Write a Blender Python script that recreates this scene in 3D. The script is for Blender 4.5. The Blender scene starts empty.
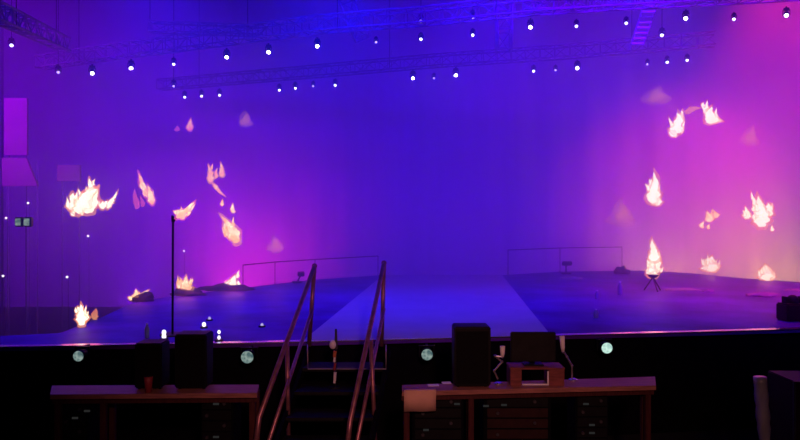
import bpy, bmesh, math, random
from mathutils import Vector, Matrix, noise
S = bpy.context.scene
C = S.collection
PI = math.pi
F = 640.0          # focal length in pixels of the 800 x 440 frame
EYE = 2.85         # camera height
DECK = 1.35        # stage deck height
HOR = 220.0

def P(px, py, d):
    """point seen at a pixel, d metres in front of the camera"""
    return Vector((d*(px-400)/F, d, EYE-d*(py-HOR)/F))
def G(px, py, z=DECK):
    """point of the level plane z seen at a pixel"""
    return P(px, py, (EYE-z)*F/(py-HOR))

# ------------------------------------------------------------------ materials
def mat(name, col=(.5,.5,.5), rough=.5, metal=0., spec=.5, var=0., scale=8., bump=0., stretch=(1,1,1)):
    m = bpy.data.materials.new(name); m.use_nodes = True
    nt = m.node_tree; n = nt.nodes; l = nt.links
    b = n['Principled BSDF']
    b.inputs['Roughness'].default_value = rough
    b.inputs['Metallic'].default_value = metal
    b.inputs['Specular IOR Level'].default_value = spec
    tc = n.new('ShaderNodeTexCoord'); mp = n.new('ShaderNodeMapping')
    mp.inputs['Scale'].default_value = stretch
    nz = n.new('ShaderNodeTexNoise'); nz.inputs['Scale'].default_value = scale; nz.inputs['Detail'].default_value = 4
    l.new(tc.outputs['Object'], mp.inputs['Vector']); l.new(mp.outputs['Vector'], nz.inputs['Vector'])
    cr = n.new('ShaderNodeValToRGB')
    cr.color_ramp.elements[0].position = .3; cr.color_ramp.elements[1].position = .7
    cr.color_ramp.elements[0].color = tuple(c*(1-var) for c in col)+(1,)
    cr.color_ramp.elements[1].color = tuple(min(1, c*(1+var)) for c in col)+(1,)
    l.new(nz.outputs['Fac'], cr.inputs['Fac']); l.new(cr.outputs['Color'], b.inputs['Base Color'])
    if bump:
        bp = n.new('ShaderNodeBump'); bp.inputs['Strength'].default_value = bump; bp.inputs['Distance'].default_value = .02
        l.new(nz.outputs['Fac'], bp.inputs['Height']); l.new(bp.outputs['Normal'], b.inputs['Normal'])
    return m

def glow(name, col, strength, col2=None, scale=6.):
    m = bpy.data.materials.new(name); m.use_nodes = True
    nt = m.node_tree; n = nt.nodes; l = nt.links
    for x in list(n): n.remove(x)
    o = n.new('ShaderNodeOutputMaterial'); e = n.new('ShaderNodeEmission')
    e.inputs['Strength'].default_value = strength; e.inputs['Color'].default_value = col+(1,)
    if col2:
        tc = n.new('ShaderNodeTexCoord'); nz = n.new('ShaderNodeTexNoise'); nz.inputs['Scale'].default_value = scale
        cr = n.new('ShaderNodeValToRGB'); cr.color_ramp.elements[0].position = .35; cr.color_ramp.elements[1].position = .65
        cr.color_ramp.elements[0].color = col+(1,); cr.color_ramp.elements[1].color = col2+(1,)
        l.new(tc.outputs['Object'], nz.inputs['Vector']); l.new(nz.outputs['Fac'], cr.inputs['Fac']); l.new(cr.outputs['Color'], e.inputs['Color'])
    l.new(e.outputs['Emission'], o.inputs['Surface'])
    return m

def veil(name, col, strength, clear, col2=None, scale=5.):
    """thin burning gas: part emission, part see-through"""
    m = glow(name, col, strength, col2, scale)
    n = m.node_tree.nodes; l = m.node_tree.links
    e = next(x for x in n if x.type == 'EMISSION'); o = next(x for x in n if x.type == 'OUTPUT_MATERIAL')
    t = n.new('ShaderNodeBsdfTransparent'); mx = n.new('ShaderNodeMixShader'); mx.inputs['Fac'].default_value = 1-clear
    l.new(t.outputs['BSDF'], mx.inputs[1]); l.new(e.outputs['Emission'], mx.inputs[2]); l.new(mx.outputs['Shader'], o.inputs['Surface'])
    return m

M = dict(
    floor  = mat('venue_floor', (.012,.011,.014), .8, var=.4, scale=3),
    ceil   = mat('black_ceiling', (.02,.02,.022), .9, var=.3),
    cloth  = mat('backdrop_cloth', (.62,.62,.64), .95, spec=.05, var=.05, scale=1.2, stretch=(3,3,.15)),
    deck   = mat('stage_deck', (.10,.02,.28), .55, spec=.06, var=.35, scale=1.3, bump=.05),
    mat_   = mat('runway_mat', (.42,.46,.44), .6, spec=.2, var=.07, scale=2),
    fascia = mat('black_fascia', (.003,.003,.005), .9, spec=.06, var=.3),
    trim   = mat('deck_edge_metal', (.72,.70,.78), .22, .95, var=.35, scale=.8),
    black  = mat('black_paint', (.004,.004,.005), .5, spec=.2, var=.4),
    rubber = mat('black_rubber', (.012,.012,.013), .8, spec=.2, var=.3),
    grille = mat('speaker_grille', (.004,.004,.005), .8, .0, spec=.1, var=.5, scale=120),
    truss  = mat('truss_aluminium', (.33,.28,.30), .5, .2, var=.15),
    pole   = mat('dark_steel', (.02,.02,.022), .5, .6, var=.3),
    rail   = mat('handrail_steel', (.33,.15,.17), .40, .6, var=.25, scale=14),
    tread  = mat('stair_tread', (.007,.007,.009), .6, spec=.2, var=.4, scale=20),
    wood   = mat('brown_wood', (.30,.13,.105), .55, spec=.3, var=.3, scale=5, stretch=(1,9,9)),
    redw   = mat('reddish_wood', (.20,.055,.05), .55, spec=.3, var=.3, scale=8, stretch=(1,6,6)),
    paper  = mat('tan_paper', (.62,.38,.28), .9, var=.08),
    white  = mat('white_plastic', (.80,.80,.78), .45, var=.06),
    chrome = mat('bright_metal', (.75,.74,.72), .25, .9, var=.1),
    orange = mat('orange_plastic', (.55,.15,.04), .5, var=.1),
    grey   = mat('grey_metal', (.07,.07,.08), .45, .6, var=.2),
    film   = mat('cloudy_film', (.24,.27,.28), .3, spec=.6, var=.3, scale=9, stretch=(1,1,.3)),
    panel  = mat('pink_grey_panel', (.42,.26,.20), .8, var=.15, scale=2),
    rock   = mat('charred_lump', (.035,.032,.04), .9, var=.5, scale=7, bump=.6),
    debris = mat('pale_rag', (.24,.23,.26), .85, var=.3, scale=9, bump=.3),
    legw   = mat('dark_red_wood', (.055,.014,.014), .6, spec=.2, var=.3, scale=8, stretch=(6,6,1)),
    rackr  = mat('dull_red_plate', (.022,.007,.007), .6, spec=.2, var=.3),
    redfab = mat('red_plastic', (.30,.03,.04), .5, var=.2),
    lens_b = glow('lens_bright', (.80,.80,1.), 26.),
    lens_m = glow('lens_medium', (.55,.50,1.), 9.),
    lens_d = glow('lens_dim', (.38,.26,1.), 3.2),
    par    = glow('par_lens', (.30,.40,.36), .9, (.06,.12,.13), 22.),
    par_h  = glow('par_lens_hot', (.42,.60,.52), 1.5, (.25,.42,.38), 22.),
    led    = glow('small_white_led', (.9,.85,1.), 1.6),
    led_d  = glow('dim_white_led', (.55,.5,.9), .8),
    led_s  = glow('grey_indicator', (.20,.20,.20), .09),
    core   = glow('flame_core', (1.,.92,.58), 1.5, (1.,.42,.20), 7.),
    core_w = glow('flame_core_white', (.93,1.,.84), 1.7, (1.,.90,.66), 3.),
    core_p = glow('flame_core_pink', (1.,.60,.42), 1.2, (1.,.16,.36), 7.),
    edge   = veil('flame_edge', (1.,.20,.16), 1.4, .77, (1.,.40,.14), 6.),
    edge_p = veil('flame_edge_pink', (1.,.12,.34), 1.1, .72, (.9,.12,.62), 6.),
    faint  = veil('flame_faint', (1.,.30,.26), .9, .92, (1.,.26,.36), 4.),
)

# ------------------------------------------------------------------ mesh helper
class MB:
    def __init__(s): s.bm = bmesh.new()
    def box(s, c, size, rz=0., rx=0., bev=0.):
        r = bmesh.ops.create_cube(s.bm, size=1.)
        mx = Matrix.Translation(Vector(c)) @ Matrix.Rotation(rz,4,'Z') @ Matrix.Rotation(rx,4,'X') @ Matrix.Diagonal((size[0],size[1],size[2],1))
        bmesh.ops.transform(s.bm, matrix=mx, verts=r['verts'])
        if bev:
            es = list({e for v in r['verts'] for e in v.link_edges})
            bmesh.ops.bevel(s.bm, geom=es, offset=bev, segments=2, affect='EDGES')
        return s
    def tube(s, pts, r, seg=10, caps=True):
        pts = [Vector(p) for p in pts]; n = len(pts)
        rs = r if isinstance(r, (list,tuple)) else [r]*n
        rings = []; up = None
        for i, p in enumerate(pts):
            t = (pts[min(i+1,n-1)]-pts[max(i-1,0)]).normalized()
            if up is None: up = Vector((0,0,1)) if abs(t.z) < .9 else Vector((1,0,0))
            a = t.cross(up).normalized(); b = a.cross(t).normalized(); up = b
            rings.append([s.bm.verts.new(p+rs[i]*(math.cos(2*PI*k/seg)*a+math.sin(2*PI*k/seg)*b)) for k in range(seg)])
        for i in range(n-1):
            for k in range(seg):
                s.bm.faces.new((rings[i][k], rings[i][(k+1)%seg], rings[i+1][(k+1)%seg], rings[i+1][k]))
        if caps:
            s.bm.faces.new(rings[0]); s.bm.faces.new(rings[-1][::-1])
        return s
    def ball(s, c, r, seg=12, sc=(1,1,1)):
        q = bmesh.ops.create_uvsphere(s.bm, u_segments=seg, v_segments=max(6,seg//2+2), radius=r)
        bmesh.ops.transform(s.bm, matrix=Matrix.Translation(Vector(c)) @ Matrix.Diagonal((sc[0],sc[1],sc[2],1)), verts=q['verts'])
        return s
    def prism(s, poly, z0, z1):
        a = [s.bm.verts.new((x,y,z0)) for x,y in poly]; b = [s.bm.verts.new((x,y,z1)) for x,y in poly]
        n = len(poly)
        s.bm.faces.new(a[::-1]); s.bm.faces.new(b)
        for i in range(n): s.bm.faces.new((a[i],a[(i+1)%n],b[(i+1)%n],b[i]))
        return s
    def slab(s, poly3, off):
        """closed plate: outline poly3 thickened by the vector off"""
        a = [s.bm.verts.new(Vector(p)) for p in poly3]; b = [s.bm.verts.new(Vector(p)+Vector(off)) for p in poly3]
        n = len(a)
        s.bm.faces.new(a[::-1]); s.bm.faces.new(b)
        for i in range(n): s.bm.faces.new((a[i],a[(i+1)%n],b[(i+1)%n],b[i]))
        return s
    def sheet(s, grid):
        v = [[s.bm.verts.new(Vector(p)) for p in row] for row in grid]
        for i in range(len(v)-1):
            for j in range(len(v[0])-1): s.bm.faces.new((v[i][j],v[i][j+1],v[i+1][j+1],v[i+1][j]))
        return s
    def build(s, name, m, org=(0,0,0), parent=None, smooth=False):
        bmesh.ops.recalc_face_normals(s.bm, faces=s.bm.faces)
        bmesh.ops.translate(s.bm, verts=s.bm.verts, vec=-Vector(org))
        me = bpy.data.meshes.new(name); s.bm.to_mesh(me); s.bm.free()
        if smooth:
            for p in me.polygons: p.use_smooth = True
        me.materials.append(m)
        o = bpy.data.objects.new(name, me); C.objects.link(o)
        if parent: o.parent = parent
        else: o.location = org
        return o

def tag(o, label, cat, group=None, kind=None):
    o['label'] = label; o['category'] = cat
    if group: o['group'] = group
    if kind: o['kind'] = kind
    return o
class Thing:
    def __init__(s, name, label, cat, loc, group=None):
        s.o = bpy.data.objects.new(name, None); C.objects.link(s.o); s.o.location = loc; s.o.empty_display_size = .1
        s.loc = Vector(loc); tag(s.o, label, cat, group)
    def part(s, name, mb, m, parent=None, smooth=False, label=None):
        o = mb.build(name, m, s.loc, parent or s.o, smooth)
        if label: o['label'] = label
        return o
def struct(name, mb, m, smooth=False):
    o = mb.build(name, m, smooth=smooth); o['kind'] = 'structure'; return o
def copy_tree(o, parent=None):
    c = o.copy(); C.objects.link(c)
    if parent: c.parent = parent
    for ch in list(o.children): copy_tree(ch, c)
    return c

# ------------------------------------------------------------------ setting
WL, WR, WB, HT = -13., 14., 21., 10.4
mb = MB(); mb.box(((WL+WR)/2, 9.5, -.1), (WR-WL+.6, 24.2, .2)); struct('floor', mb, M['floor'])
mb = MB(); mb.box(((WL+WR)/2, 9.5, HT+.1), (WR-WL+.6, 24.2, .2)); struct('ceiling', mb, M['ceil'])
def drape(x0, y0, x1, y1, n, amp, inward):
    """hanging cloth with soft vertical folds, thickened"""
    a = Vector((x0,y0,0)); b = Vector((x1,y1,0)); t = (b-a); L = t.length; t.normalize()
    nrm = Vector(inward); rows = []
    prof = [(a+t*(L*i/n)+nrm*(amp*(math.sin(i*.9)+.6*math.sin(i*.37+1.)))) for i in range(n+1)]
    mb = MB()
    for z0, z1 in ((0., HT),):
        mb.sheet([[Vector((p.x,p.y,z0)) for p in prof],[Vector((p.x,p.y,z1)) for p in prof]])
        q = [p-nrm*.12 for p in prof]
        mb.sheet([[Vector((p.x,p.y,z0)) for p in q],[Vector((p.x,p.y,z1)) for p in q]])
    return mb
struct('wall_back', drape(WL, WB, WR, WB, 170, .035, (0,-1,0)), M['cloth'], True)
struct('wall_left', drape(WL, -2.4, WL, WB-.15, 150, .03, (1,0,0)), M['cloth'], True)
struct('wall_right', drape(WR, -2.4, WR, WB-.15, 150, .03, (-1,0,0)), M['cloth'], True)

front = [(-170,352),(0,347),(120,345),(250,343),(460,338),(600,334.5),(680,332.5),(800,329),(960,324)]
rear  = [(980,296),(880,288),(800,282),(740,278),(690,273),(640,270.5),(560,271.5),(503,275),(383,275),(310,280),(250,287),(200,293),(160,298),(128,305),(100,318),(60,333),(-60,339),(-190,343)]
fp = [G(*p) for p in front]; rp = [G(*p) for p in rear]
poly = [(p.x,p.y) for p in fp+rp]
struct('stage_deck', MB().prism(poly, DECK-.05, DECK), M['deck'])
mb = MB()
for a, b in zip(fp[:-1], fp[1:]):
    t = (b-a).normalized(); n = Vector((-t.y, t.x, 0))
    mb.slab([(a.x+n.x*.06,a.y+n.y*.06,0.),(b.x+n.x*.06,b.y+n.y*.06,0.),(b.x+n.x*.06,b.y+n.y*.06,DECK-.051),(a.x+n.x*.06,a.y+n.y*.06,DECK-.051)], n*.06)
struct('stage_fascia', mb, M['fascia'])
mb = MB()
for a, b in zip(fp[:-1], fp[1:]):
    t = (b-a).normalized(); n = Vector((-t.y, t.x, 0))
    mb.slab([a-n*.012+Vector((0,0,-.008)), b-n*.012+Vector((0,0,-.008)), b-n*.012+Vector((0,0,.006)), a-n*.012+Vector((0,0,.006))], n*.11)
struct('trim_1', mb, M['trim'])
run = [G(383,275.3), G(502,275.3), G(551,336), G(303,341.2)]
run[2].y -= .0
struct('runway', MB().prism([(p.x,p.y) for p in run], DECK+.0005, DECK+.008), M['mat_'])

# haze: one thin body of smoke filling the stage
hz = bpy.data.materials.new('stage_haze'); hz.use_nodes = True
n = hz.node_tree.nodes; l = hz.node_tree.links
for x in list(n): n.remove(x)
o = n.new('ShaderNodeOutputMaterial'); v = n.new('ShaderNodeVolumeScatter')
v.inputs['Color'].default_value = (.92,.92,.95,1); v.inputs['Density'].default_value = .08; v.inputs['Anisotropy'].default_value = .15
l.new(v.outputs['Volume'], o.inputs['Volume'])
mb = MB(); mb.box(((WL+WR)/2, 14.95, (HT-.065)/2), (WR-WL-.6, 11.6, HT+.035))
h = mb.build('haze', hz); tag(h, 'thin blue and violet smoke haze filling the air over the stage', 'haze', kind='stuff')

# ------------------------------------------------------------------ trusses
def truss(name, label, pts, w, r, step, group=None, cables=()):
    pts = [Vector(p) for p in pts]
    t = Thing(name, label, 'truss', pts[0], group)
    # resample the centre line
    seg = [(pts[i], pts[i+1], (pts[i+1]-pts[i]).length) for i in range(len(pts)-1)]
    L = sum(x[2] for x in seg); k = max(2, int(L/step)); cl = []
    for i in range(k+1):
        q = L*i/k
        for a, b, d in seg:
            if q <= d+1e-6: cl.append(a+(b-a)*(q/d)); break
            q -= d
    cs = [[] for _ in range(4)]
    for i, p in enumerate(cl):
        d = (cl[min(i+1,k)]-cl[max(i-1,0)]).normalized()
        up = Vector((0,0,1)) if abs(d.z) < .8 else Vector((0,1,0))
        s = d.cross(up).normalized(); u = s.cross(d).normalized()
        for j, (a, b) in enumerate(((-1,-1),(1,-1),(1,1),(-1,1))): cs[j].append(p+s*a*w/2+u*b*w/2)
    for j in range(4): t.part('chord', MB().tube(cs[j], r, 8), M['truss'], smooth=True)
    mb = MB()
    for i in range(k):
        for j in range(4):
            a, b = cs[j], cs[(j+1)%4]
            mb.tube([a[i], b[i]], r*.55, 6)
            mb.tube([(a[i] if i%2 else b[i]), (b[i+1] if i%2 else a[i+1])], r*.55, 6)
    t.part('bracing', mb, M['truss'])
    for q in cables:
        p = cl[int(q*k)]
        t.part('hanging_cable', MB().tube([p+Vector((0,0,-w/2)), Vector((p.x,p.y,HT-.03))], .008, 6), M['pole'])
    return t
HF, HR = 3.4, 3.6
def lamp_scale(k, px, py, H): return dict(b=.60, m=.48, d=.40)[k]*(F*H/(HOR-py))/14.5
def level(px, py, H): return P(px, py, F*H/(HOR-py))
front_lamps = [(91,73,'b'),(130,68,'b'),(173,64,'m'),(226,57,'b'),(268,52,'b'),(317,46,'b'),(376,42,'d'),(421,39,'m'),(473,35,'m'),(531,27,'b'),(577,26,'m'),(627,23,'m'),(687,18,'b'),(735,19,'m'),(788,15,'b')]
tp = [level(px, py, HF)+Vector((0,.0,.42)) for px, py in ((40,80),(91,73),(226,57),(317,46),(421,39),(531,29),(627,23),(735,18),(830,13))]
truss('lighting_truss', 'long front lighting truss, nearest of the rows of lamps above the stage', tp, .28, .016, .34, 'lighting trusses', (.1,.5,.9))
rear_lamps = [(184,97,'m'),(201,96,'m'),(219,95,'m'),(279,90,'m'),(295,88,'m'),(313,86,'d'),(335,85,'m'),(413,78,'b'),(434,78,'d'),(456,75,'b'),(534,71,'m'),(556,70,'d'),(578,68,'b'),(648,64,'d'),(668,62,'m'),(688,60,'m')]
tp = [level(px, py, HR)+Vector((0,0,.42)) for px, py in ((160,99),(295,88.5),(434,77.5),(556,70),(715,58))]
truss('lighting_truss', 'rear lighting truss farther back, carrying the small lamps in threes', tp, .28, .016, .34, 'lighting trusses', (.1,.5,.9))
# odd pieces of rigging at the top of the picture
truss('lighting_truss', 'pale slanting truss in the upper left corner, running down to the right', [P(-12,8,9.4), P(64,44,14.)], .26, .02, .34, 'lighting trusses', (.3,.9))
truss('hanging_truss', 'upright rectangular truss hanging above the middle of the stage', [P(504,50,13.6), P(504,-26,13.6)], .30, .024, .40, None, (1.,))
truss('hanging_truss', 'short faint violet truss slanting above the left of centre', [P(362,38,14.), P(338,-18,14.)], .30, .022, .34, None, (1.,))
truss('lighting_truss', 'short level truss at the top left, above the third and fourth front lamps', [P(150,27,15.), P(264,31,15.)], .22, .018, .34, 'lighting trusses', (.1,.9))
truss('lighting_truss', 'level truss along the top edge of the picture at right', [P(524,5,12.), P(668,0,12.)], .22, .018, .3, 'lighting trusses', (.1,.9))
t = Thing('hanging_ladder', 'slanting ladder of pale bright rungs hanging at the upper right', 'ladder', P(637,44,11.4))
a0, a1 = P(631,45,11.4), P(648,-8,11.4); b0, b1 = P(643,45,11.4), P(662,-8,11.4)
for a, b in ((a0,a1),(b0,b1)): t.part('side_rail', MB().tube([a,b], .014, 8), M['truss'])
for i in range(10):
    k = (i+.3)/10; t.part('rung', MB().tube([a0+(a1-a0)*k, b0+(b1-b0)*k], .02, 8), M['white'])
for a in (a1, b1): t.part('hanging_cable', MB().tube([a, Vector((a.x,a.y,HT-.03))], .006, 6), M['pole'])

# ------------------------------------------------------------------ moving-head stage lamps
def make_lamp():
    """stage light hanging from z = 0; head below, facing the audience and down"""
    t = Thing('stage_light', '', 'stage light', (0,0,0))
    mb = MB(); mb.box((0,0,-.09), (.20,.15,.09), bev=.012); t.part('base', mb, M['black'])
    mb = MB(); mb.box((0,0,-.025), (.05,.06,.05), bev=.006).tube([(-.035,0,.0),(.035,0,.0)], .022, 10); t.part('clamp', mb, M['black'])
    mb = MB()
    for s in (-1,1): mb.box((s*.115,0,-.22), (.025,.07,.20), bev=.006)
    mb.box((0,0,-.14), (.25,.07,.025), bev=.006); t.part('yoke', mb, M['black'])
    d = Vector((0,-.80,-.60)).normalized(); c = Vector((0,0,-.27))
    mb = MB().tube([c-d*.14, c-d*.11, c, c+d*.09, c+d*.14], [.05,.078,.085,.075,.082], 16)
    hd = t.part('head', mb, M['black'], smooth=True)
    mb = MB().tube([c+d*.139, c+d*.146, c+d*.152], [.066,.06,.03], 16); t.part('lens', mb, M['lens_b'], hd)
    return t.o
proto = make_lamp(); used = [False]
def lamp(pos, kind, label, group, scale=1.):
    o = proto if not used[0] else copy_tree(proto)
    used[0] = True
    o.location = Vector(pos)+Vector((0,.10*scale,.34*scale)); o.scale = (scale,)*3
    o.rotation_euler = (0,0,math.atan2(-pos[0],pos[1])*-1*.0 + math.atan2(pos[0], pos[1])*-1)
    o['label'] = label; o['category'] = 'stage light'; o['group'] = group
    for ch in o.children:
        for g in ch.children:
            if g.name.startswith('lens'):
                g.material_slots[0].link = 'OBJECT'; g.material_slots[0].material = M['lens_'+kind]
    return o
ORD = ['leftmost','second from the left','third from the left','fourth from the left','fifth from the left','sixth from the left','seventh from the left','eighth from the left, near the middle',
       'ninth from the left','seventh from the right, brightest and alone above a blue beam','sixth from the right','fifth from the right, beside the pale ladder','fourth from the right','second from the right','rightmost']
ORD[12] = 'third from the right'; ORD[11] = 'fourth from the right, beside the pale ladder'; ORD[10] = 'fifth from the right'; ORD[9] = 'sixth from the right, bright above a blue beam'
TONE = dict(b='white-glowing', m='pale blue-lit', d='dim violet')
for i, (px, py, k) in enumerate(front_lamps):
    lamp(level(px, py, HF), k, '%s lamp on the front truss, %s' % (TONE[k], ORD[i]), 'stage lamps on the front truss', lamp_scale(k, px, py, HF))
TRI = ['left','middle','right']
GRP = ['leftmost trio','leftmost trio','leftmost trio','second cluster from the left','second cluster from the left','second cluster from the left','second cluster from the left']+['central trio']*3+['trio right of centre']*3+['rightmost trio']*3
POSN = ['left','middle','right','first','second','third','last']+['left','middle','right']*3
for i, (px, py, k) in enumerate(rear_lamps):
    lamp(level(px, py, HR), k, '%s stage lamp on the rear truss, %s of the %s' % (TONE[k], POSN[i], GRP[i]), 'stage lamps on the rear truss', .92*lamp_scale(k, px, py, HR))
extra = [(10,45,13.,'m','pale blue stage lamp alone under the slanting truss at the upper left'),
         (57,72,14.,'d','dim flattened stage lamp just left of the leftmost front truss lamp'),
         (173,86,16.,'d','dim violet stage lamp hanging below the third lamp of the front truss'),
         (421,21,13.5,'d','dim violet stage lamp high above the middle, left of a matching pair'),
         (473,17,13.5,'d','dim violet stage lamp high above the middle, right of a matching pair'),
         (663,35,13.,'m','pale violet stage lamp right of the foot of the pale ladder')]
for px, py, d, k, lb in extra:
    p = P(px, py, d); o = lamp(p, k, lb, 'stage lamps hung on single drop pipes', .5)
    mb = MB().tube([o.location+Vector((0,0,-.01)), Vector((o.location.x,o.location.y,HT-.03))], .007, 8)
    q = mb.build('drop_pipe', M['pole'], o.location, o); q.scale = (1/.5,)*3

# ------------------------------------------------------------------ flames
rnd = random.Random(7)
def tongue(mb, base, tip, R, seed, seg=14, n=18, bend=.3):
    """one lick of fire: fat near its root, drawn out to a wavering point"""
    base = Vector(base); tip = Vector(tip); d = tip-base; L = d.length
    up = d.normalized(); a = up.cross(Vector((0,1,0)));
    if a.length < .05: a = Vector((1,0,0))
    a.normalize(); b = a.cross(up).normalized(); rr = random.Random(seed); ph = rr.uniform(0,6)
    rings = []
    for i in range(n+1):
        t = i/n
        w = (math.sin(PI*min(1,(t*1.9)**.7)/2) if t < .4 else 1.)*((1-t)**.75 if t > .2 else 1.)*(1 if t < .2 else 1.18)
        w = max(.02, min(1, .35+t*3.2)*((1-t)**.8)*1.25) if t < .98 else .02
        off = a*(math.sin(t*5+ph)*bend*R*t*1.3)+b*(math.cos(t*4+ph)*bend*R*t)
        c = base+d*t+off; ring = []
        for k in range(seg):
            an = 2*PI*k/seg
            v0 = Vector((math.cos(an)*1.1+seed*3.1, math.sin(an)*1.1, t*L/R*.9+seed))
            q = noise.noise(v0)+.7*noise.noise(v0*2.3)
            r = R*w*max(.25, 1+.85*q)
            ring.append(mb.bm.verts.new(c+(a*math.cos(an)+b*math.sin(an)*.8)*r))
        rings.append(ring)
    for i in range(n):
        for k in range(seg): mb.bm.faces.new((rings[i][k],rings[i][(k+1)%seg],rings[i+1][(k+1)%seg],rings[i+1][k]))
    mb.bm.faces.new(rings[0]); mb.bm.faces.new(rings[-1][::-1])
flames = []
def flame(label, d, tongues, core='core', edge='edge', group=None, light=0., lcol=(1,.13,.34), grow=1.25):
    """tongues: (x0,y0, x1,y1, radius) in pixels at depth d; brighter core inside a thinner envelope"""
    if edge == 'faint':
        x0,y0,x1,y1,r = tongues[0]; my = (y0+y1)/2
        tongues = [(x0, my+(y0-my)*q, x1, my+(y1-my)*q, r*q) for q in (1.5,1.2,.95,.7,.45)]
    bx = sum(t[0] for t in tongues)/len(tongues); by = max(max(t[1],t[3]) for t in tongues)
    T = Thing('flame', label, 'flame', P(bx,by,d), group)
    eo = MB(); co = MB(); licks = []
    for x0,y0,x1,y1,r in tongues:
        if r >= 3.3 and core:
            for _ in range(3 if r > 4.5 else 2):
                k = rnd.uniform(.05,.75); s_ = rnd.choice((-1,1)); x = x0+(x1-x0)*k+s_*r*rnd.uniform(.35,.8); y = y0+(y1-y0)*k
                licks.append((x, y+rnd.uniform(0,.6)*r, x+s_*r*rnd.uniform(0,.7), y-r*rnd.uniform(.8,1.7), r*rnd.uniform(.22,.38)))
    for i, (x0,y0,x1,y1,r) in enumerate(list(tongues)+licks):
        dd = d+((i*37)%5-2)*.03
        a, b = P(x0,y0,dd), P(x1,y1,dd); R = .84*r*d/F; sd = rnd.randint(1,999)
        tongue(eo, a-(b-a)*.06, b+(b-a)*.10, R*grow, sd)
        if core: tongue(co, a+(b-a)*.04, b-(b-a)*.06, R*.86, sd)
    T.part('outer_fire', eo, M[edge], smooth=True)
    if core: T.part('fire_core', co, M[core], smooth=True)
    else: co.bm.free()
    if light:
        cx = sum(t[0]+t[2] for t in tongues)/2/len(tongues); cy = sum(t[1]+t[3] for t in tongues)/2/len(tongues)
        flames.append((P(cx,cy,d-.35), light, lcol))
    return T
# in the air at left
flame('largest flame at left, broad white-yellow fire with a branch to the right', 12., [(76,213,97,186,9),(84,213,100,188,8.5),(72,211,74,192,6.5),(90,197,90,177,4),(99,206,115,203,4),(107,209,118,190,2.6),(72,216,76,206,3)], 'core_w', 'edge', 'flames in the air', 60)
flame('slanting orange-pink flame right of the largest left flame', 12.5, [(153,205,147,184,4),(149,198,137,172,4),(152,198,140,180,2.5)], 'core', 'edge_p', 'flames in the air', 25)
flame('faint pink wisp of fire below the slanting flame at left', 12.5, [(137,208,135,190,2.6),(143,206,141,196,2)], None, 'edge_p', 'flames in the air')
flame('upper wispy flame with two prongs, right of the thin pole', 13., [(211,183,209,164,3.6),(222,177,221,162,3.2),(213,184,225,197,2),(216,178,217,168,2)], 'core_p', 'edge', 'flames in the air', 20)
flame('diagonal yellow flame below the two-pronged wisp, right of the thin pole', 13., [(239,243,221,214,6),(232,240,224,222,5),(233,213,232,203,2.4),(222,206,222,199,1.8)], 'core', 'edge', 'flames in the air', 55)
flame('small pink flame highest at left, under the rear truss', 15., [(190,131,190,118,3.2)], 'core_p', 'edge_p', 'flames in the air', 10)
flame('tiny pink spark left of the small high flame at left', 15., [(177,131,177,126,2.2)], None, 'edge_p', 'flames in the air')
flame('dim violet ember high at left, right of the small high flame', 16., [(245,124,246,114,4)], None, 'faint', 'flames in the air')
flame('faint pink glow of fire above the low rail at left', 16., [(276,250,276,239,5)], None, 'faint', 'flames in the air', 90)
# on the pole
PD = 8.35
flame('ragged flame burning on top of the thin black pole', PD, [(176,218,196,202,3.8),(180,219,188,208,4),(186,216,195,203,2.4),(175,214,180,209,2.6)], 'core', 'edge_p', None, 8)
T = Thing('torch_pole', 'tall thin black pole on the stage floor with a flame on top', 'pole', G(172.5,335))
b = G(172.5,335)
T.part('base_plate', MB().tube([b, b+Vector((0,0,.018))], .16, 20), M['pole'])
T.part('pole', MB().tube([b+Vector((0,0,.015)), P(173,220,PD)], .014, 10), M['pole'], smooth=True)
T.part('burner_cup', MB().tube([P(173,222,PD), P(173.6,218.5,PD), P(174.6,216.8,PD)], [.02,.032,.045], 12), M['pole'], smooth=True)
# along the floor at left, each on a charred lump
def lump(px, py, w, h, label, seed, tilt=0.):
    c = G(px, py); w = w*c.y/F; h = h*c.y/F
    mb = MB(); mb.ball((0,0,0), 1., 20)
    for v in mb.bm.verts:
        q = 1+.45*noise.noise(v.co*1.7+Vector((seed,0,0)))
        v.co = Vector((v.co.x*w*.5*q, v.co.y*w*.28*q, max(-.0, v.co.z*h*q+v.co.x*tilt*h)))+c
    o = mb.build('charred_mound', M['rock'], c, smooth=True)
    return tag(o, label, 'mound', 'dark mounds along the rear edge of the stage')
def fl(px, py): return G(px, py).y
flame('standing flame nearest the camera on the left floor, beside a small red flicker', fl(82,327), [(82,326,80,303,5),(84,322,83,307,4.5),(80,316,78,306,4)], 'core_w', 'edge', 'flames on the floor', 14)
flame('small dull red flicker right of the nearest standing flame at left', fl(95,319), [(95,319,95,309,3.4)], None, 'edge', 'flames on the floor')
lump(141,301,26,7,'dark slanting mound under the low flame left of the thin pole', 3, .6)
flame('low flame on a dark slanting mound, left of the thin pole', fl(141,301), [(136,298,137,289,4),(130,300,134,294,3),(138,297,150,290,2.6)], 'core', 'edge', 'flames on the floor', 20)
lump(188,295,34,7,'dark mound under the bushy flame just right of the thin pole', 8, -.1)
flame('bushy flame on the floor just right of the thin pole', fl(188,295), [(187,291,186,275,5.5),(182,290,180,279,4),(191,291,196,288,3),(180,290,177,276,2.4)], 'core', 'edge', 'flames on the floor', 40)
lump(226,290,50,6,'dark low mound under the pointed flame left of the stair rails', 13, .1)
flame('pointed flame on the floor between the thin pole and the stair rails', fl(226,290), [(233,288,234,274,5),(228,288,229,279,4),(238,288,239,280,3)], 'core_w', 'edge', 'flames on the floor', 45)
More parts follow.
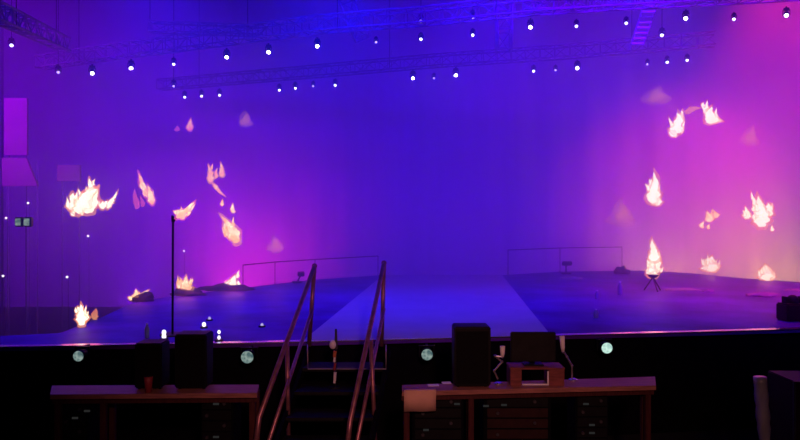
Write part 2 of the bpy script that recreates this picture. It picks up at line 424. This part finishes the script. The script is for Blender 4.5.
# in the air at right
RD = 14.6
flame('tall white flame highest at right, left of a round one', RD, [(677,134,677,111,6.5),(672,137,676,124,4.5),(681,124,681,109,3.4)], 'core_w', 'edge', 'flames in the air', 60)
flame('round white flame high at right with a small lick above it', RD, [(712,124,710,106,7),(715,123,716,112,5.5),(704,107,703,102,2.6)], 'core_w', 'edge', 'flames in the air', 50)
flame('thin orange trail of fire linking the two high right flames', RD+.2, [(686,112,700,107,3)], None, 'edge', 'flames in the air')
flame('dim pink-orange ember of flame far right, above the largest right flame', 16.5, [(750,142,751,129,5)], None, 'faint', 'flames in the air', 60)
flame('faint broad pink glow of fire above the two high right flames', 17., [(658,101,657,90,8)], None, 'faint', 'flames in the air', 80)
flame('tall spindle-shaped white flame in the air, directly above the floor column of fire', RD, [(653,204,654,170,6.5),(657,206,655,188,5),(649,192,651,178,3.4)], 'core_w', 'edge', 'flames in the air', 55)
flame('small broken cream flame left of the largest right flame', RD, [(709,222,709,211,4.5),(716,218,715,210,3.2),(702,228,703,221,2.6),(708,229,709,224,2)], 'core', 'edge', 'flames in the air', 30)
flame('largest right flame, a bushy white fire near the right side', RD, [(762,228,761,194,7.5),(767,217,767,202,6),(756,222,756,202,5),(747,219,747,206,4),(773,231,771,225,2)], 'core_w', 'edge', 'flames in the air', 70)
flame('faint orange glow of fire left of the right flames, over the stage edge', 17., [(623,221,623,204,7)], None, 'faint', 'flames in the air', 90)
# along the floor at right
sd = fl(653,288)
flame('column of white fire rising from a tripod on the right of the stage', sd, [(653,262,654,238,5.5),(650,277,651,252,5),(656,274,655,248,5.5),(653,278,653,258,5)], 'core_w', 'edge', 'flames on the floor', 60)
flame('low round white flame on the rear edge, left one of two at far right', fl(711,275), [(711,272,711,259,6.5),(714,272,714,256,5.5),(707,271,707,258,5),(711,268,711,255,4)], 'core_w', 'edge', 'flames on the floor', 60)
flame('low round white flame on the rear edge, rightmost of all the flames', fl(767,281), [(767,281,767,268,6.5),(771,280,770,266,5),(763,280,763,268,4.5),(767,277,767,264,4)], 'core_w', 'edge', 'flames on the floor', 60)
T = Thing('fire_tripod', 'dark tripod with a fire bowl carrying the column of flame', 'tripod', G(654,291))
c = G(654,291); top = P(653,277,c.y)
for k in range(3):
    an = 2*PI*k/3+.5
    T.part('leg', MB().tube([top, Vector((c.x+.20*math.cos(an), c.y+.20*math.sin(an), DECK+.01))], .014, 8), M['pole'])
T.part('bowl', MB().tube([top-Vector((0,0,.03)), top, top+Vector((0,0,.05))], [.03,.08,.12], 14), M['pole'], smooth=True)

# ------------------------------------------------------------------ back rails
def rail(label, pts, zs):
    a = pts[0]; T = Thing('low_railing', label, 'railing', a)
    T.part('top_rail', MB().tube(zs, .012, 8), M['pole'])
    for p, q in zip(pts, zs): T.part('post', MB().tube([p, q], .010, 8), M['pole'])
def railing(label, foot, top):
    pts = [G(*f) for f in foot]; zs = [P(x, y, p.y) for (x, y), p in zip(top, pts)]
    rail(label, pts, zs)
railing('thin dark railing along the rear edge, left of the stair rails', [(243,288.5),(275,285),(315,280.5),(378,276)], [(243,265),(275,262),(315,259.5),(378,256)])
railing('thin dark railing along the rear edge at right', [(508,275.5),(560,272.5),(622,272)], [(508,250),(560,248),(622,247)])
c = G(297,283)
T = Thing('fallen_stand', 'small dark stand leaning on the rear edge by the left railing', 'stand', c)
T.part('post', MB().tube([c, P(301,274,c.y)], .02, 8), M['pole']); T.part('foot', MB().box(c+Vector((0,0,.02)), (.22,.16,.04), .3, bev=.008), M['pole'])
T.part('head', MB().box(P(301,274,c.y), (.16,.08,.10), .2, .4, bev=.01), M['pole'])
c = G(566,274)
T = Thing('small_floodlight', 'small dark floodlight on the rear edge at right of the runway', 'floodlight', c)
T.part('stand', MB().tube([c, P(566,265,c.y)], .02, 8), M['pole']); T.part('foot', MB().box(c+Vector((0,0,.02)), (.25,.2,.04), bev=.008), M['pole'])
T.part('housing', MB().box(P(567,263.5,c.y), (.26,.12,.10), .1, -.3, bev=.012), M['black'])

# scattered props at right
def rag(px, py, w, h, label, seed, m='debris', rz=0.):
    c = G(px, py); w = w*c.y/F; h = h*c.y/F
    mb = MB(); mb.ball((0,0,0), 1., 22)
    for v in mb.bm.verts:
        q = 1+.5*noise.noise(v.co*2.3+Vector((seed,seed,0)))
        v.co = Matrix.Rotation(rz,3,'Z') @ Vector((v.co.x*w*.5*q, v.co.y*w*.3*q, max(0,v.co.z)*h*q))+c
    return tag(mb.build('crumpled_cloth', M[m], c, smooth=True), label, 'cloth', 'crumpled cloths on the stage floor at right')
rag(708,292,11,2.5,'small bright crumpled cloth on the floor below the low left one of two far-right flames', 4)
rag(764,296,34,3.5,'wide pale crumpled cloth on the floor near the far right', 9)
rag(794,291,18,2,'flat pale crumpled cloth at the very right side behind the black floor light', 15)
rag(622,274,16,7,'dark crumpled cloth on the rear edge left of the fire tripod', 21, 'rock')
rag(683,290,34,1.5,'flat violet crumpled cloth right of the fire tripod', 25, 'debris', .15)
rag(572,279,22,2.5,'flat crumpled cloth on the rear edge behind the dark floodlight', 31)
def bottle(px, py, h, label, m='white', rr=.034):
    c = G(px, py); hh = h*c.y/F
    T = Thing('bottle', label, 'bottle', c, 'bottles on the stage floor')
    mb = MB().tube([c+Vector((0,0,z*hh)) for z in (0,.03,.62,.76,.84,.90)], [rr*.92,rr,rr,rr*.72,rr*.38,rr*.36], 14)
    T.part('body', mb, M[m], smooth=True)
    T.part('cap', MB().tube([c+Vector((0,0,.895*hh)), c+Vector((0,0,hh))], rr*.45, 12), M['white'])
bottle(147,338,15,'violet-tinted bottle at the stage front, left of the white twin light', 'film', .03)
def marker(px, py, tops, label, m='led', r=.022):
    c = G(px, py)
    T = Thing('floor_marker', label, 'marker light', c, 'small white lights on the stage floor')
    T.part('base', MB().tube([c, c+Vector((0,0,.02))], .05, 14), M['pole'])
    T.part('stem', MB().tube([c+Vector((0,.01,.0)), P(px,min(tops),c.y)+Vector((0,.01,.0))], .008, 8), M['pole'])
    for y in tops: T.part('bulb', MB().ball(P(px,y,c.y), r, 12, (1,.8,1.25)), M[m], smooth=True)
marker(164,339.5,(332.5,336.5),'white twin light on the stage front, right behind the left black loudspeaker', 'led', .028)
marker(204,328,(324.5,),'white light on the stage floor just behind the tall loudspeaker on the left', 'led', .028)
marker(209.5,320.5,(318.5,),'tiny dim light on the stage floor, farther back than the others at left', 'led_d', .022)
marker(219,341,(332,337.5),'white twin light on the stage front, right of the tall loudspeaker on the left', 'led', .02)
marker(262,327,(325.,),'tiny dim light alone on the dark floor left of the stair rails', 'led_d', .022)
bottle(597,299,9,'pale bottle on the dark right floor, the one farther back', 'film', .04)
bottle(596,318,9,'pale bottle on the dark right floor, the one nearer the front', 'film', .038)
bottle(620,295,14,'tall pale bottle left of the fire tripod', 'film', .05)
# black moving light on the floor at the right edge
c = G(792,320.5)
T = Thing('floor_light', 'black floor light with a round head standing at the right side of the stage', 'stage light', c)
T.part('base', MB().box(c+Vector((0,0,.13)), (.34,.26,.26), .1, bev=.02), M['black'])
T.part('yoke', MB().box(c+Vector((-.11,0,.30)), (.03,.1,.12), .1, bev=.006).box(c+Vector((.13,0,.30)), (.03,.1,.12), .1, bev=.006), M['black'])
T.part('head', MB().ball(c+Vector((.01,0,.30)), .085, 16), M['black'], smooth=True)

# ------------------------------------------------------------------ left wing
def flat(label, pts, d):
    q = [P(x,y,d) for x,y in pts]; base = Vector((sum(p.x for p in q)/len(q), d, min(p.z for p in q)))
    T = Thing('scenery_panel', label, 'panel', base, 'pinkish panels in the left wing')
    T.part('board', MB().slab(q, (0,.05,0)), M['panel'])
    x0 = min(p.x for p in q); x1 = max(p.x for p in q)
    for x in (x0+.06, x1-.06): T.part('support_post', MB().tube([Vector((x,d+.09,0)), Vector((x,d+.09,max(p.z for p in q)-.05))], .009, 8), M['truss'])
flat('tall pinkish panel standing highest in the left wing', [(4,155),(27,155),(27,98),(4,98)], 13.6)
flat('pinkish panel with a slanted right side below the tall one in the left wing', [(2,186),(38,186),(26,158),(2,158)], 13.2)
flat('small pinkish panel left of the largest left flame', [(57,181),(80,181),(80,165),(57,165)], 13.2)
T = Thing('work_lamp', 'pair of small whitish lamps on a post in the left wing', 'lamp', Vector((P(24,0,11.).x, 11., 0)))
p = P(24,222,11.)
T.part('post', MB().tube([Vector((p.x,11.06,0)), Vector((p.x,11.06,p.z+.1))], .009, 8), M['truss'])
for s, nm in ((-1,0),(1,1)):
    hs = T.part('lamp_housing', MB().box(p+Vector((s*.075,0,0)), (.13,.1,.17), s*.1, bev=.015), M['grey'])
    T.part('lens', MB().box(p+Vector((s*.075,-.053,0)), (.09,.012,.12), s*.1), M['par'], hs)
def spark(px, py, d, label):
    c = P(px,py,d)
    T = Thing('marker_light', label, 'marker light', Vector((c.x,d,0)), 'tiny white lights in the left wing')
    T.part('post', MB().tube([Vector((c.x,d+.04,0)), c+Vector((0,.04,.02))], .004, 6), M['truss'])
    T.part('bulb', MB().ball(c, .020, 10), M['led'])
spark(28,203,11.5,'tiny white light on a post above the pair of small lamps in the left wing')
spark(6,218,11.5,'tiny white light on a post left of the pair of small lamps')
spark(67,277,10.5,'tiny pale light on a post at left, above the nearest standing flame')
spark(88,236,12.,'tiny pale light on a post directly below the largest left flame')
spark(184,251,14.,'tiny pale light on a post right of the thin pole, above the bushy flame')
spark(3,276,11.,'tiny pale light on a post low at the far left side')

# ------------------------------------------------------------------ lamps under the stage lip
def par(px, py, label, hot=False, s=1.):
    # find the front edge at this pixel column
    x = None
    for a, b, pa, pb in zip(front[:-1], front[1:], fp[:-1], fp[1:]):
        if a[0] <= px <= b[0]: d = pa.y+(pb.y-pa.y)*(px-a[0])/(b[0]-a[0])
    d -= .20; c = P(px, py, d)
    T = Thing('par_can', label, 'spotlight', c, 'round lamps along the stage front')
    can = T.part('can', MB().tube([c+Vector((0,.13,.0)), c+Vector((0,.10,0)), c+Vector((0,.0,0)), c+Vector((0,-.04,0))], [.04*s,.07*s,.085*s,.09*s], 20), M['black'], smooth=True)
    T.part('lens', MB().tube([c+Vector((0,-.039,0)), c+Vector((0,-.047,0)), c+Vector((0,-.053,0))], [.078*s,.07*s,.04*s], 20), M['par_h' if hot else 'par'], can)
    mb = MB()
    for k in (-1,1): mb.box(c+Vector((k*.10*s,.06,.02)), (.012,.03,.14))
    mb.box(c+Vector((0,.06,.09)), (.22*s,.03,.012)); mb.box(c+Vector((0,.13,.088)), (.03,.16,.012))
    T.part('bracket', mb, M['black'])
par(80,355.5,'dim round greenish lamp below the stage front at far left', False, .78)
par(248,356.5,'round greenish lamp below the stage front left of the stairs', False, .95)
par(427,354,'round greenish lamp below the stage front just right of the stairs', False, .9)
par(606,347.5,'brightest round white lamp below the stage front at right', True, .9)

# ------------------------------------------------------------------ stairs
T = Thing('stage_stairs', 'narrow dark steps with two steel handrails leading up to the stage', 'stairs', Vector((-.72,6.8,0)))
Ls, Rs = P(311,345,7.72), P(384,345,7.76)      # top corners at the stage edge
Y1 = 7.62; run_ = 1.75; nst = 6; dx = -.26
def sx(y): return (y-Y1)/run_*-dx*-1*-1      # sideways drift of the flight towards the camera
xl, xr = Ls.x-.02, Rs.x+.02
for i in range(nst):
    z = DECK-(i+1)*DECK/(nst+1); y = Y1-(i+.5)*run_/nst; off = dx*(i+.5)/nst
    st = T.part('step', MB().box(((xl+xr)/2+off, y, z-.02), (xr-xl, run_/nst+.03, .04), bev=.006), M['tread'])
    T.part('nosing', MB().box(((xl+xr)/2+off, y-run_/nst/2-.02, z-.012), (xr-xl, .012, .03)), M['tread'], st)
for x in (xl-.02, xr+.02):
    a = Vector((x, Y1, DECK-.16)); b = Vector((x+dx, Y1-run_, .06))
    T.part('stringer', MB().slab([a, b, b+Vector((0,0,.16)), a+Vector((0,0,.12))], (.04,0,0)), M['fascia'])
def handrail(top, foot_top, knee, foot, mid0, mid1, pm0, pm1, low):
    A = P(*top); B = P(*knee); Cc = P(*foot)
    hr = T.part('handrail', MB().tube([A, A+(B-A)*.5, B, B+(Cc-B)*.3, Cc], .026, 12), M['rail'], smooth=True)
    T.part('end_cap', MB().ball(A, .033, 12), M['rail'], hr, True)
    T.part('top_post', MB().tube([A, P(*foot_top)], .026, 12), M['rail'], hr, True)
    T.part('mid_rail', MB().tube([P(*mid0), P(*mid1)], .021, 12), M['rail'], hr, True)
    T.part('lower_post', MB().tube([P(*pm0), P(*pm1)], .023, 12), M['rail'], hr, True)
handrail((314.5,266,7.72),(309,346,7.72),(259,418,6.05),(253,470,6.05),(312.5,309,7.72),(262,462,6.02),(287,341,6.85),(289,462,6.85),0)
handrail((384,263,7.76),(381.5,346,7.76),(350,422,6.05),(345,470,6.05),(384,309,7.76),(353,462,6.02),(371,341,6.85),(376,462,6.85),0)
T.part('gate_frame', MB().tube([P(307.5,345,7.56),P(307.5,352,7.27),P(308,369,7.26),P(386,369,7.26),P(386,352,7.27),P(386,345,7.56)], .007, 6), M['truss'])
# slim stand on the steps
d = 7.2; b = P(335,384,d)
sz = DECK-2*DECK/(nst+1)
T = Thing('slim_stand', 'slim stand with orange and white sections and a white top on the steps', 'stand', Vector((b.x,d,sz)))
T.part('foot', MB().tube([Vector((b.x,d,sz)), Vector((b.x,d,sz+.015))], .07, 16), M['pole'])
T.part('rod', MB().tube([Vector((b.x,d,sz+.01)), P(336,349,d)], .011, 10), M['pole'])
for y0, y1, m in ((383,372,'white'),(370,363,'redfab'),(362,353,'white'),(357,351,'orange')):
    T.part('sleeve', MB().tube([P(334.5,y0,d),P(335.2,y1,d)], .016 if m != 'orange' else .02, 10), M[m])
T.part('cap', MB().ball(P(333,344.5,d), .042, 14, (1,.9,1.25)), M['white'], smooth=True)
T.part('tip', MB().tube([P(336,349,d),P(336,329,d)], [.02,.012], 10), M['grey'])

# ------------------------------------------------------------------ desks
DZ = 1.20
def desk(label, n0, n1, f1, f0, legs):
    a, b, c, e = (G(p[0], p[1], DZ) for p in (n0, n1, f1, f0))
    T = Thing('counter_desk', label, 'desk', Vector(((a.x+b.x)/2,(a.y+c.y)/2,0)), 'counter desks either side of the steps')
    T.part('desktop', MB().prism([(p.x,p.y) for p in (a,b,c,e)], DZ-.045, DZ), M['wood'])
    t = (b-a).normalized(); nn = Vector((-t.y,t.x,0))
    T.part('apron', MB().slab([a+nn*.04+Vector((0,0,-.046)), b+nn*.04+Vector((0,0,-.046)), b+nn*.04+Vector((0,0,-.10)), a+nn*.04+Vector((0,0,-.10))], nn*.02), M['legw'])
    for k in legs:
        for ss in (.08, (e-a).length-.08):
            p = a+t*k*(b-a).length+nn*ss
            T.part('leg', MB().box((p.x,p.y,(DZ-.046)/2), (.055,.055,DZ-.046), math.atan2(t.y,t.x), bev=.005), M['legw'])
    return a, b, nn, t
LA = desk('brown wooden counter desk left of the steps with black boxes on it', (50,394.5), (257,393), (259,384.5), (52,385.5), (.02,.24,.97))
RA = desk('brown wooden counter desk right of the steps with monitors and lamps on it', (402,391.5), (656,385.5), (655,376.5), (402,385), (.02,.27,.98))
def on_desk(px, D=LA, t_=.5, off=.2):
    """desk-top point below pixel column px, off metres behind the front edge"""
    a, b, nn, t = D
    for i in range(401):
        q = a+(b-a)*(i/400)+nn*off
        if 400+F*q.x/q.y >= px: return Vector((q.x,q.y,DZ))
    return Vector((q.x,q.y,DZ))
def black_box(label, x0, x1, ytop, D, off, m='black', dep=.24):
    c = on_desk((x0+x1)/2, D, 0, off); w = (x1-x0)*c.y/F; h = EYE-(ytop-HOR)*(c.y-dep/2)/F-DZ; w *= (c.y-dep/2)/c.y
    T = Thing('loudspeaker', label, 'loudspeaker', c, 'black loudspeakers on the desks')
    rz = math.atan2(D[3].y, D[3].x)*.3
    T.part('cabinet', MB().box(c+Vector((0,0,h/2+.008)), (w,dep,h-.016), rz, bev=.012), M['black'])
    T.part('grille', MB().box(c+Vector((0,-dep/2-.004,h*.5)), (w*.88,.012,h*.86), rz, bev=.004), M['grille'])
    for sx_ in (-1,1):
        T.part('foot', MB().tube([c+Vector((sx_*w*.38,-dep*.3,0)), c+Vector((sx_*w*.38,-dep*.3,.012))], .015, 10), M['rubber'])
black_box('tall narrow black loudspeaker on the left desk, taller of its two', 178, 210, 334.5, LA, .25)
black_box('smaller square black loudspeaker on the left desk', 139, 166, 343.5, LA, .25)
black_box('tallest black loudspeaker, on the right desk left of the monitor', 452.5, 489, 327, RA, .20, dep=.26)
c = on_desk(148, LA, 0, .06)
T = Thing('red_cup', 'dull red cup on the left desk in front of the smaller black loudspeaker', 'cup', c)
T.part('body', MB().tube([c, c+Vector((0,0,.09)), c+Vector((0,0,.155))], [.03,.036,.042], 16), M['redfab'], smooth=True)
T.part('lid', MB().tube([c+Vector((0,0,.153)), c+Vector((0,0,.165))], .044, 16), M['rubber'])
# riser and monitor
c = on_desk(533, RA, 0, .20); k = c.y/F
T = Thing('monitor_riser', 'reddish wooden riser with an open middle under the black monitor', 'riser', c)
H = .165
for x0, x1 in ((508,519),(546,561)):
    xa = (x0-533)*k; xb = (x1-533)*k
    T.part('side_block', MB().box(c+Vector(((xa+xb)/2, 0, H/2)), (xb-xa, .24, H), bev=.006), M['redw'])
T.part('shelf', MB().box(c+Vector((.015,0,H+.009)), (54*k,.25,.018), bev=.004), M['redw'])
T.part('trim_strip', MB().box(c+Vector((0,-.10,.012)), (26*k,.012,.014)).box(c+Vector((12.2*k,-.10,.08)), (.014,.012,.13)), M['white'], label='bright edging inside the opening')
m0 = c+Vector((-.005,.0,H+.018))
T = Thing('monitor', 'black monitor on the reddish wooden riser on the right desk', 'monitor', m0)
T.part('stand_base', MB().box(m0+Vector((0,.02,.008)), (.20,.16,.016), bev=.005), M['black'])
T.part('stand_neck', MB().box(m0+Vector((0,.05,.06)), (.06,.025,.11), bev=.005), M['black'])
scr = T.part('housing', MB().box(m0+Vector((0,.0,.185)), (45*k,.035,.30), bev=.008), M['black'])
T.part('screen', MB().box(m0+Vector((0,-.019,.188)), (42*k,.004,.27)), M['rubber'], scr)
# articulated metal lamps
def desk_lamp(label, px, pts, off, warm):
    c = on_desk(px, RA, 0, off)
    T = Thing('desk_lamp', label, 'desk lamp', c, 'small jointed desk lamps')
    T.part('base', MB().tube([c, c+Vector((0,0,.012)), c+Vector((0,0,.02))], [.045,.045,.03], 18), M['chrome'], smooth=False)
    q = [P(x,y,c.y) for x,y in pts]
    for a, b in zip(q[:-2], q[1:-1]): T.part('arm', MB().tube([a,b], .010, 10), M['chrome'])
    for a in q[1:-1]: T.part('joint', MB().ball(a, .015, 10), M['chrome'])
    T.part('shade', MB().tube([q[-2], q[-2]+(q[-1]-q[-2])*.3, q[-1]], [.014,.022,.026], 14), M['white' if not warm else 'orange'], smooth=True)
desk_lamp('jointed metal desk lamp between the tallest loudspeaker and the monitor', 498, [(498,379),(494,371),(502,362),(495,356),(502.5,357),(502.5,346)], .19, False)
desk_lamp('jointed metal desk lamp behind the right side of the monitor', 573, [(572,379),(572,366),(567,357),(563,350),(563,352),(562,336)], .27, False)
# papers
c0, c1 = G(404,391,DZ), G(436,390.4,DZ)
mb = MB(); rows = []
for y, dy in ((-.002,.10),(.004,.0),(.0,-.02),(-.09,-.026),(-.20,-.012)):
    rows.append([Vector((c0.x+(c1.x-c0.x)*i/6+(.004*math.sin(i*2) if y < -.01 else 0), c0.y+(c1.y-c0.y)*i/6+dy+(.008*math.sin(i*1.3) if y < -.01 else 0), DZ+.003+y)) for i in range(7)])
mb.sheet(rows)
o = mb.build('paper_sheet', M['paper'], (c0+c1)/2, smooth=True)
sm = o.modifiers.new('thickness', 'SOLIDIFY'); sm.thickness = .002; sm.offset = 1
tag(o, 'tan paper sheet hanging over the front of the right desk at its left end', 'paper', 'papers on the right desk')
for px, off, w, lb in ((433,.20,.11,'small white paper flat on the right desk left of the tallest loudspeaker'),(446,.28,.09,'smaller white paper flat on the right desk, nearest the tallest loudspeaker')):
    c = on_desk(px, RA, 0, off)
    o = MB().box(c+Vector((0,0,.0025)), (w,.07,.005), .1).build('paper_note', M['white'], c); tag(o, lb, 'paper', 'papers on the right desk')
# racks of equipment below the desks
def rack(label, x0, x1, y, D, red=False, marks=()):
    c = on_desk((x0+x1)/2, D, 0, .22); c.z = 0; w = (x1-x0)*c.y/F; h = EYE-(y-HOR)*(c.y-.2)/F
    T = Thing('equipment_rack', label, 'equipment rack', c, 'equipment racks under the desks')
    T.part('case', MB().box(c+Vector((0,.04,h/2)), (w,.34,h), bev=.01), M['fascia'])
    for i in range(5):
        zz = h-.07-i*.105
        u = T.part('faceplate', MB().box(c+Vector((0,-.135,zz)), (w*.9,.012,.09), bev=.003), M['rackr' if red and i else 'black'])
        for kx, ky in ((-.3,0),(.25,.01)):
            if (i+int(kx*10)) % 2 == 0:
                T.part('knob', MB().tube([c+Vector((kx*w,-.138,zz+ky)), c+Vector((kx*w,-.16,zz+ky))], .016, 10), M['grey'], u)
    for mx, my in marks:
        p = P(mx, my, c.y-.146); T.part('display', MB().box(p, (.055,.01,.018)), M['led_s'])
rack('dark equipment rack under the left desk near its left end', 69, 93, 405, LA, False, ((75,418),(87,411)))
rack('dark equipment rack under the left desk near the steps', 205, 236, 399, LA, False, ((216,404),(216,437)))
rack('dark equipment rack under the right desk at its left end, behind the tan paper', 412, 462, 397, RA, False, ((457,404),(426,430)))
rack('reddish-fronted equipment rack under the middle of the right desk', 482, 548, 397, RA, True, ((486,406),(504,405)))
rack('dark equipment rack under the right end of the right desk', 572, 604, 396, RA, False, ((586,404),(592,425),(592,433)))
# right foreground: case and pale rolled film
c = Vector((P(806,0,6.2).x, 6.2, 0))
T = Thing('flight_case', 'dark flight case with metal edging at the lower right corner', 'case', c)
hh = EYE-(381-HOR)*6.0/F
T.part('body', MB().box(c+Vector((0,0,hh/2+.04)), (.50,.44,hh-.08), bev=.01), M['rackr'])
mb = MB()
for s in (-1,1): mb.box(c+Vector((s*.245,-.215,hh/2+.04)), (.02,.02,hh-.08))
mb.box(c+Vector((0,-.215,hh-.005)), (.50,.02,.014)); T.part('edging', mb, M['grey'])
for s in (-1,1): T.part('latch', MB().box(c+Vector((s*.14,-.226,hh-.22)), (.05,.012,.07), bev=.004), M['chrome'])
for s in (-1,1): T.part('caster', MB().tube([c+Vector((s*.18-.015,-.16,.04)), c+Vector((s*.18+.015,-.16,.04))], .04, 14), M['rubber'])
T.part('caster', MB().tube([c+Vector((-.015,.16,.04)), c+Vector((.015,.16,.04))], .04, 14), M['rubber'])
b0, b1 = P(771,520,5.95), P(760,377,5.95); b0.z = .0; 
mb = MB(); N = 26
pts = [b0+(b1-b0)*(i/N) for i in range(N+1)]
mb.tube(pts, [(.058+.003*math.sin(i*1.7)+.003*math.sin(i*4.1)-.012*(i < N-9)) for i in range(N+1)], 16)
o = mb.build('rolled_film', M['film'], b0, smooth=True); tag(o, 'pale cloudy roll of plastic sheeting standing beside the flight case', 'roll')

# ------------------------------------------------------------------ lights
def spot(name, loc, to, col, power, size, blend=.6, rad=.2):
    L = bpy.data.lights.new(name, 'SPOT'); L.color = col; L.energy = power; L.spot_size = math.radians(size); L.spot_blend = blend; L.shadow_soft_size = rad
    o = bpy.data.objects.new(name, L); C.objects.link(o); o.location = loc
    o.rotation_euler = (Vector(to)-Vector(loc)).to_track_quat('-Z','Y').to_euler(); return o
#FIT
COL = dict(
    blue_wash_a=(0.,0.,.22),
    blue_wash_b=(0.,0.,1.1),
    blue_wash_c=(.15,0.,.85),
    right_wash_high=(0.0, 0.0, 0.8793),
    right_wash_mid=(1.6212, 0.0284, 0.4094),
    left_wing_wash=(1.5527, 0.0, 6.3515),
    left_added_uplight=(1.6,.02,.85),
    left_added_uplight_far=(0.1794, 0.0, 0.8501),
    right_added_uplight=(0.6121, 0.3292, 0.0),
    right_added_uplight_far=(1.4531, 0.789, 0.0),
)
# blue wash thrown from above the audience onto the backdrop
spot('blue_wash_a', (-6,-1.,9.6), (-6.5,20.5,4.2), COL['blue_wash_a'], 27000, 54, 1., 1.4)
spot('blue_wash_b', (-1,-1.,9.6), (0,20.5,4.2), COL['blue_wash_b'], 27000, 54, 1., 1.4)
spot('blue_wash_c', (5,-1.,9.6), (6.,20.5,4.2), COL['blue_wash_c'], 27000, 54, 1., 1.4)
# blue beams from the front truss
for px, py, tx, ty in ((91,73,92,150),(226,57,232,180),(268,52,276,170),(531,27,500,150),(317,46,325,150),(413,78,412,170),(456,75,457,160),(627,23,600,170),(687,18,640,120)):
    p = level(px, py, HF)+Vector((0,-.25,-.12)); spot('blue_beam', p, P(tx,ty,p.y+.6), (0.,0.,1.), 300, 17, .8, .06)
# wash straight down on the stage floor
for x, tx in ((-4.6,-3.6),(-1.2,-1.),(1.6,1.6),(4.2,4.6)):
    spot('floor_wash', (x,11.4,9.), (tx,11.4,DECK), (.012,.006,1.), 1900, 62, 1., .3)
spot('floor_wash', (-4.4,9.3,9.4), (-3.8,9.,DECK), (.015,.0,1.), 1800, 50, 1., .3)
spot('floor_wash_right', (7.6,12.2,9.4), (7.0,12.2,DECK), (1.,.02,.26), 5000, 58, 1., .3)
# magenta and pink side light from the right wing
spot('right_wash_high', (13.6,9.7,9.3), (12.,19.5,3.2), COL['right_wash_high'], 8000, 92, 1., .5)
spot('right_wash_mid', (12.6,11.,6.), (9.4,20.8,3.6), COL['right_wash_mid'], 6000, 44, .8, .5)
# magenta and violet side light from the left wing
# unseen uplights added behind the deck edge for the glow along the backdrop foot
spot('left_added_uplight', (-4.9,18.0,.6), (-4.7,20.9,2.3), COL['left_added_uplight'], 400, 120, 1., .3)
spot('left_added_uplight_far', (-7.6,17.6,.5), (-7.8,20.9,2.6), COL['left_added_uplight_far'], 400, 125, 1., .3)
spot('right_added_uplight', (8.6,19.3,.5), (8.6,20.9,1.6), COL['right_added_uplight'], 300, 130, 1., .3)
spot('right_added_uplight_far', (12.,18.3,.5), (12.2,20.9,2.), COL['right_added_uplight_far'], 400, 130, 1., .3)
spot('left_wing_wash', (-9.,6.,8.6), (-9.5,15.,5.5), COL['left_wing_wash'], 2000, 64, 1., .5)
for p, e, col in flames:
    L = bpy.data.lights.new('flame_light', 'POINT'); L.color = (1.,.13,.18); L.energy = e*.16; L.shadow_soft_size = .25
    o = bpy.data.objects.new('flame_light', L); C.objects.link(o); o.location = p
# dim warm house light on the desks
spot('house_light', (1.0,-1.6,4.8), (.35,6.0,.55), (1.2,.43,.38), 780, 50, 1., .3)

w = bpy.data.worlds.new('dark_hall'); S.world = w; w.use_nodes = True
w.node_tree.nodes['Background'].inputs['Color'].default_value = (.004,.001,.03,1)
w.node_tree.nodes['Background'].inputs['Strength'].default_value = .3

cam = bpy.data.cameras.new('camera'); co = bpy.data.objects.new('camera', cam); C.objects.link(co)
co.location = (0,0,EYE); co.rotation_euler = (PI/2,0,0); cam.sensor_width = 36; cam.lens = 36*F/800; cam.clip_end = 200
S.camera = co
S.view_settings.view_transform = 'Standard'; S.view_settings.look = 'None'; S.view_settings.exposure = 0; S.view_settings.gamma = 1; S.view_settings.use_curve_mapping = False
S.cycles.use_denoising = True
S.cycles.volume_bounces = 0
S.cycles.max_bounces = 5
S.cycles.transparent_max_bounces = 16
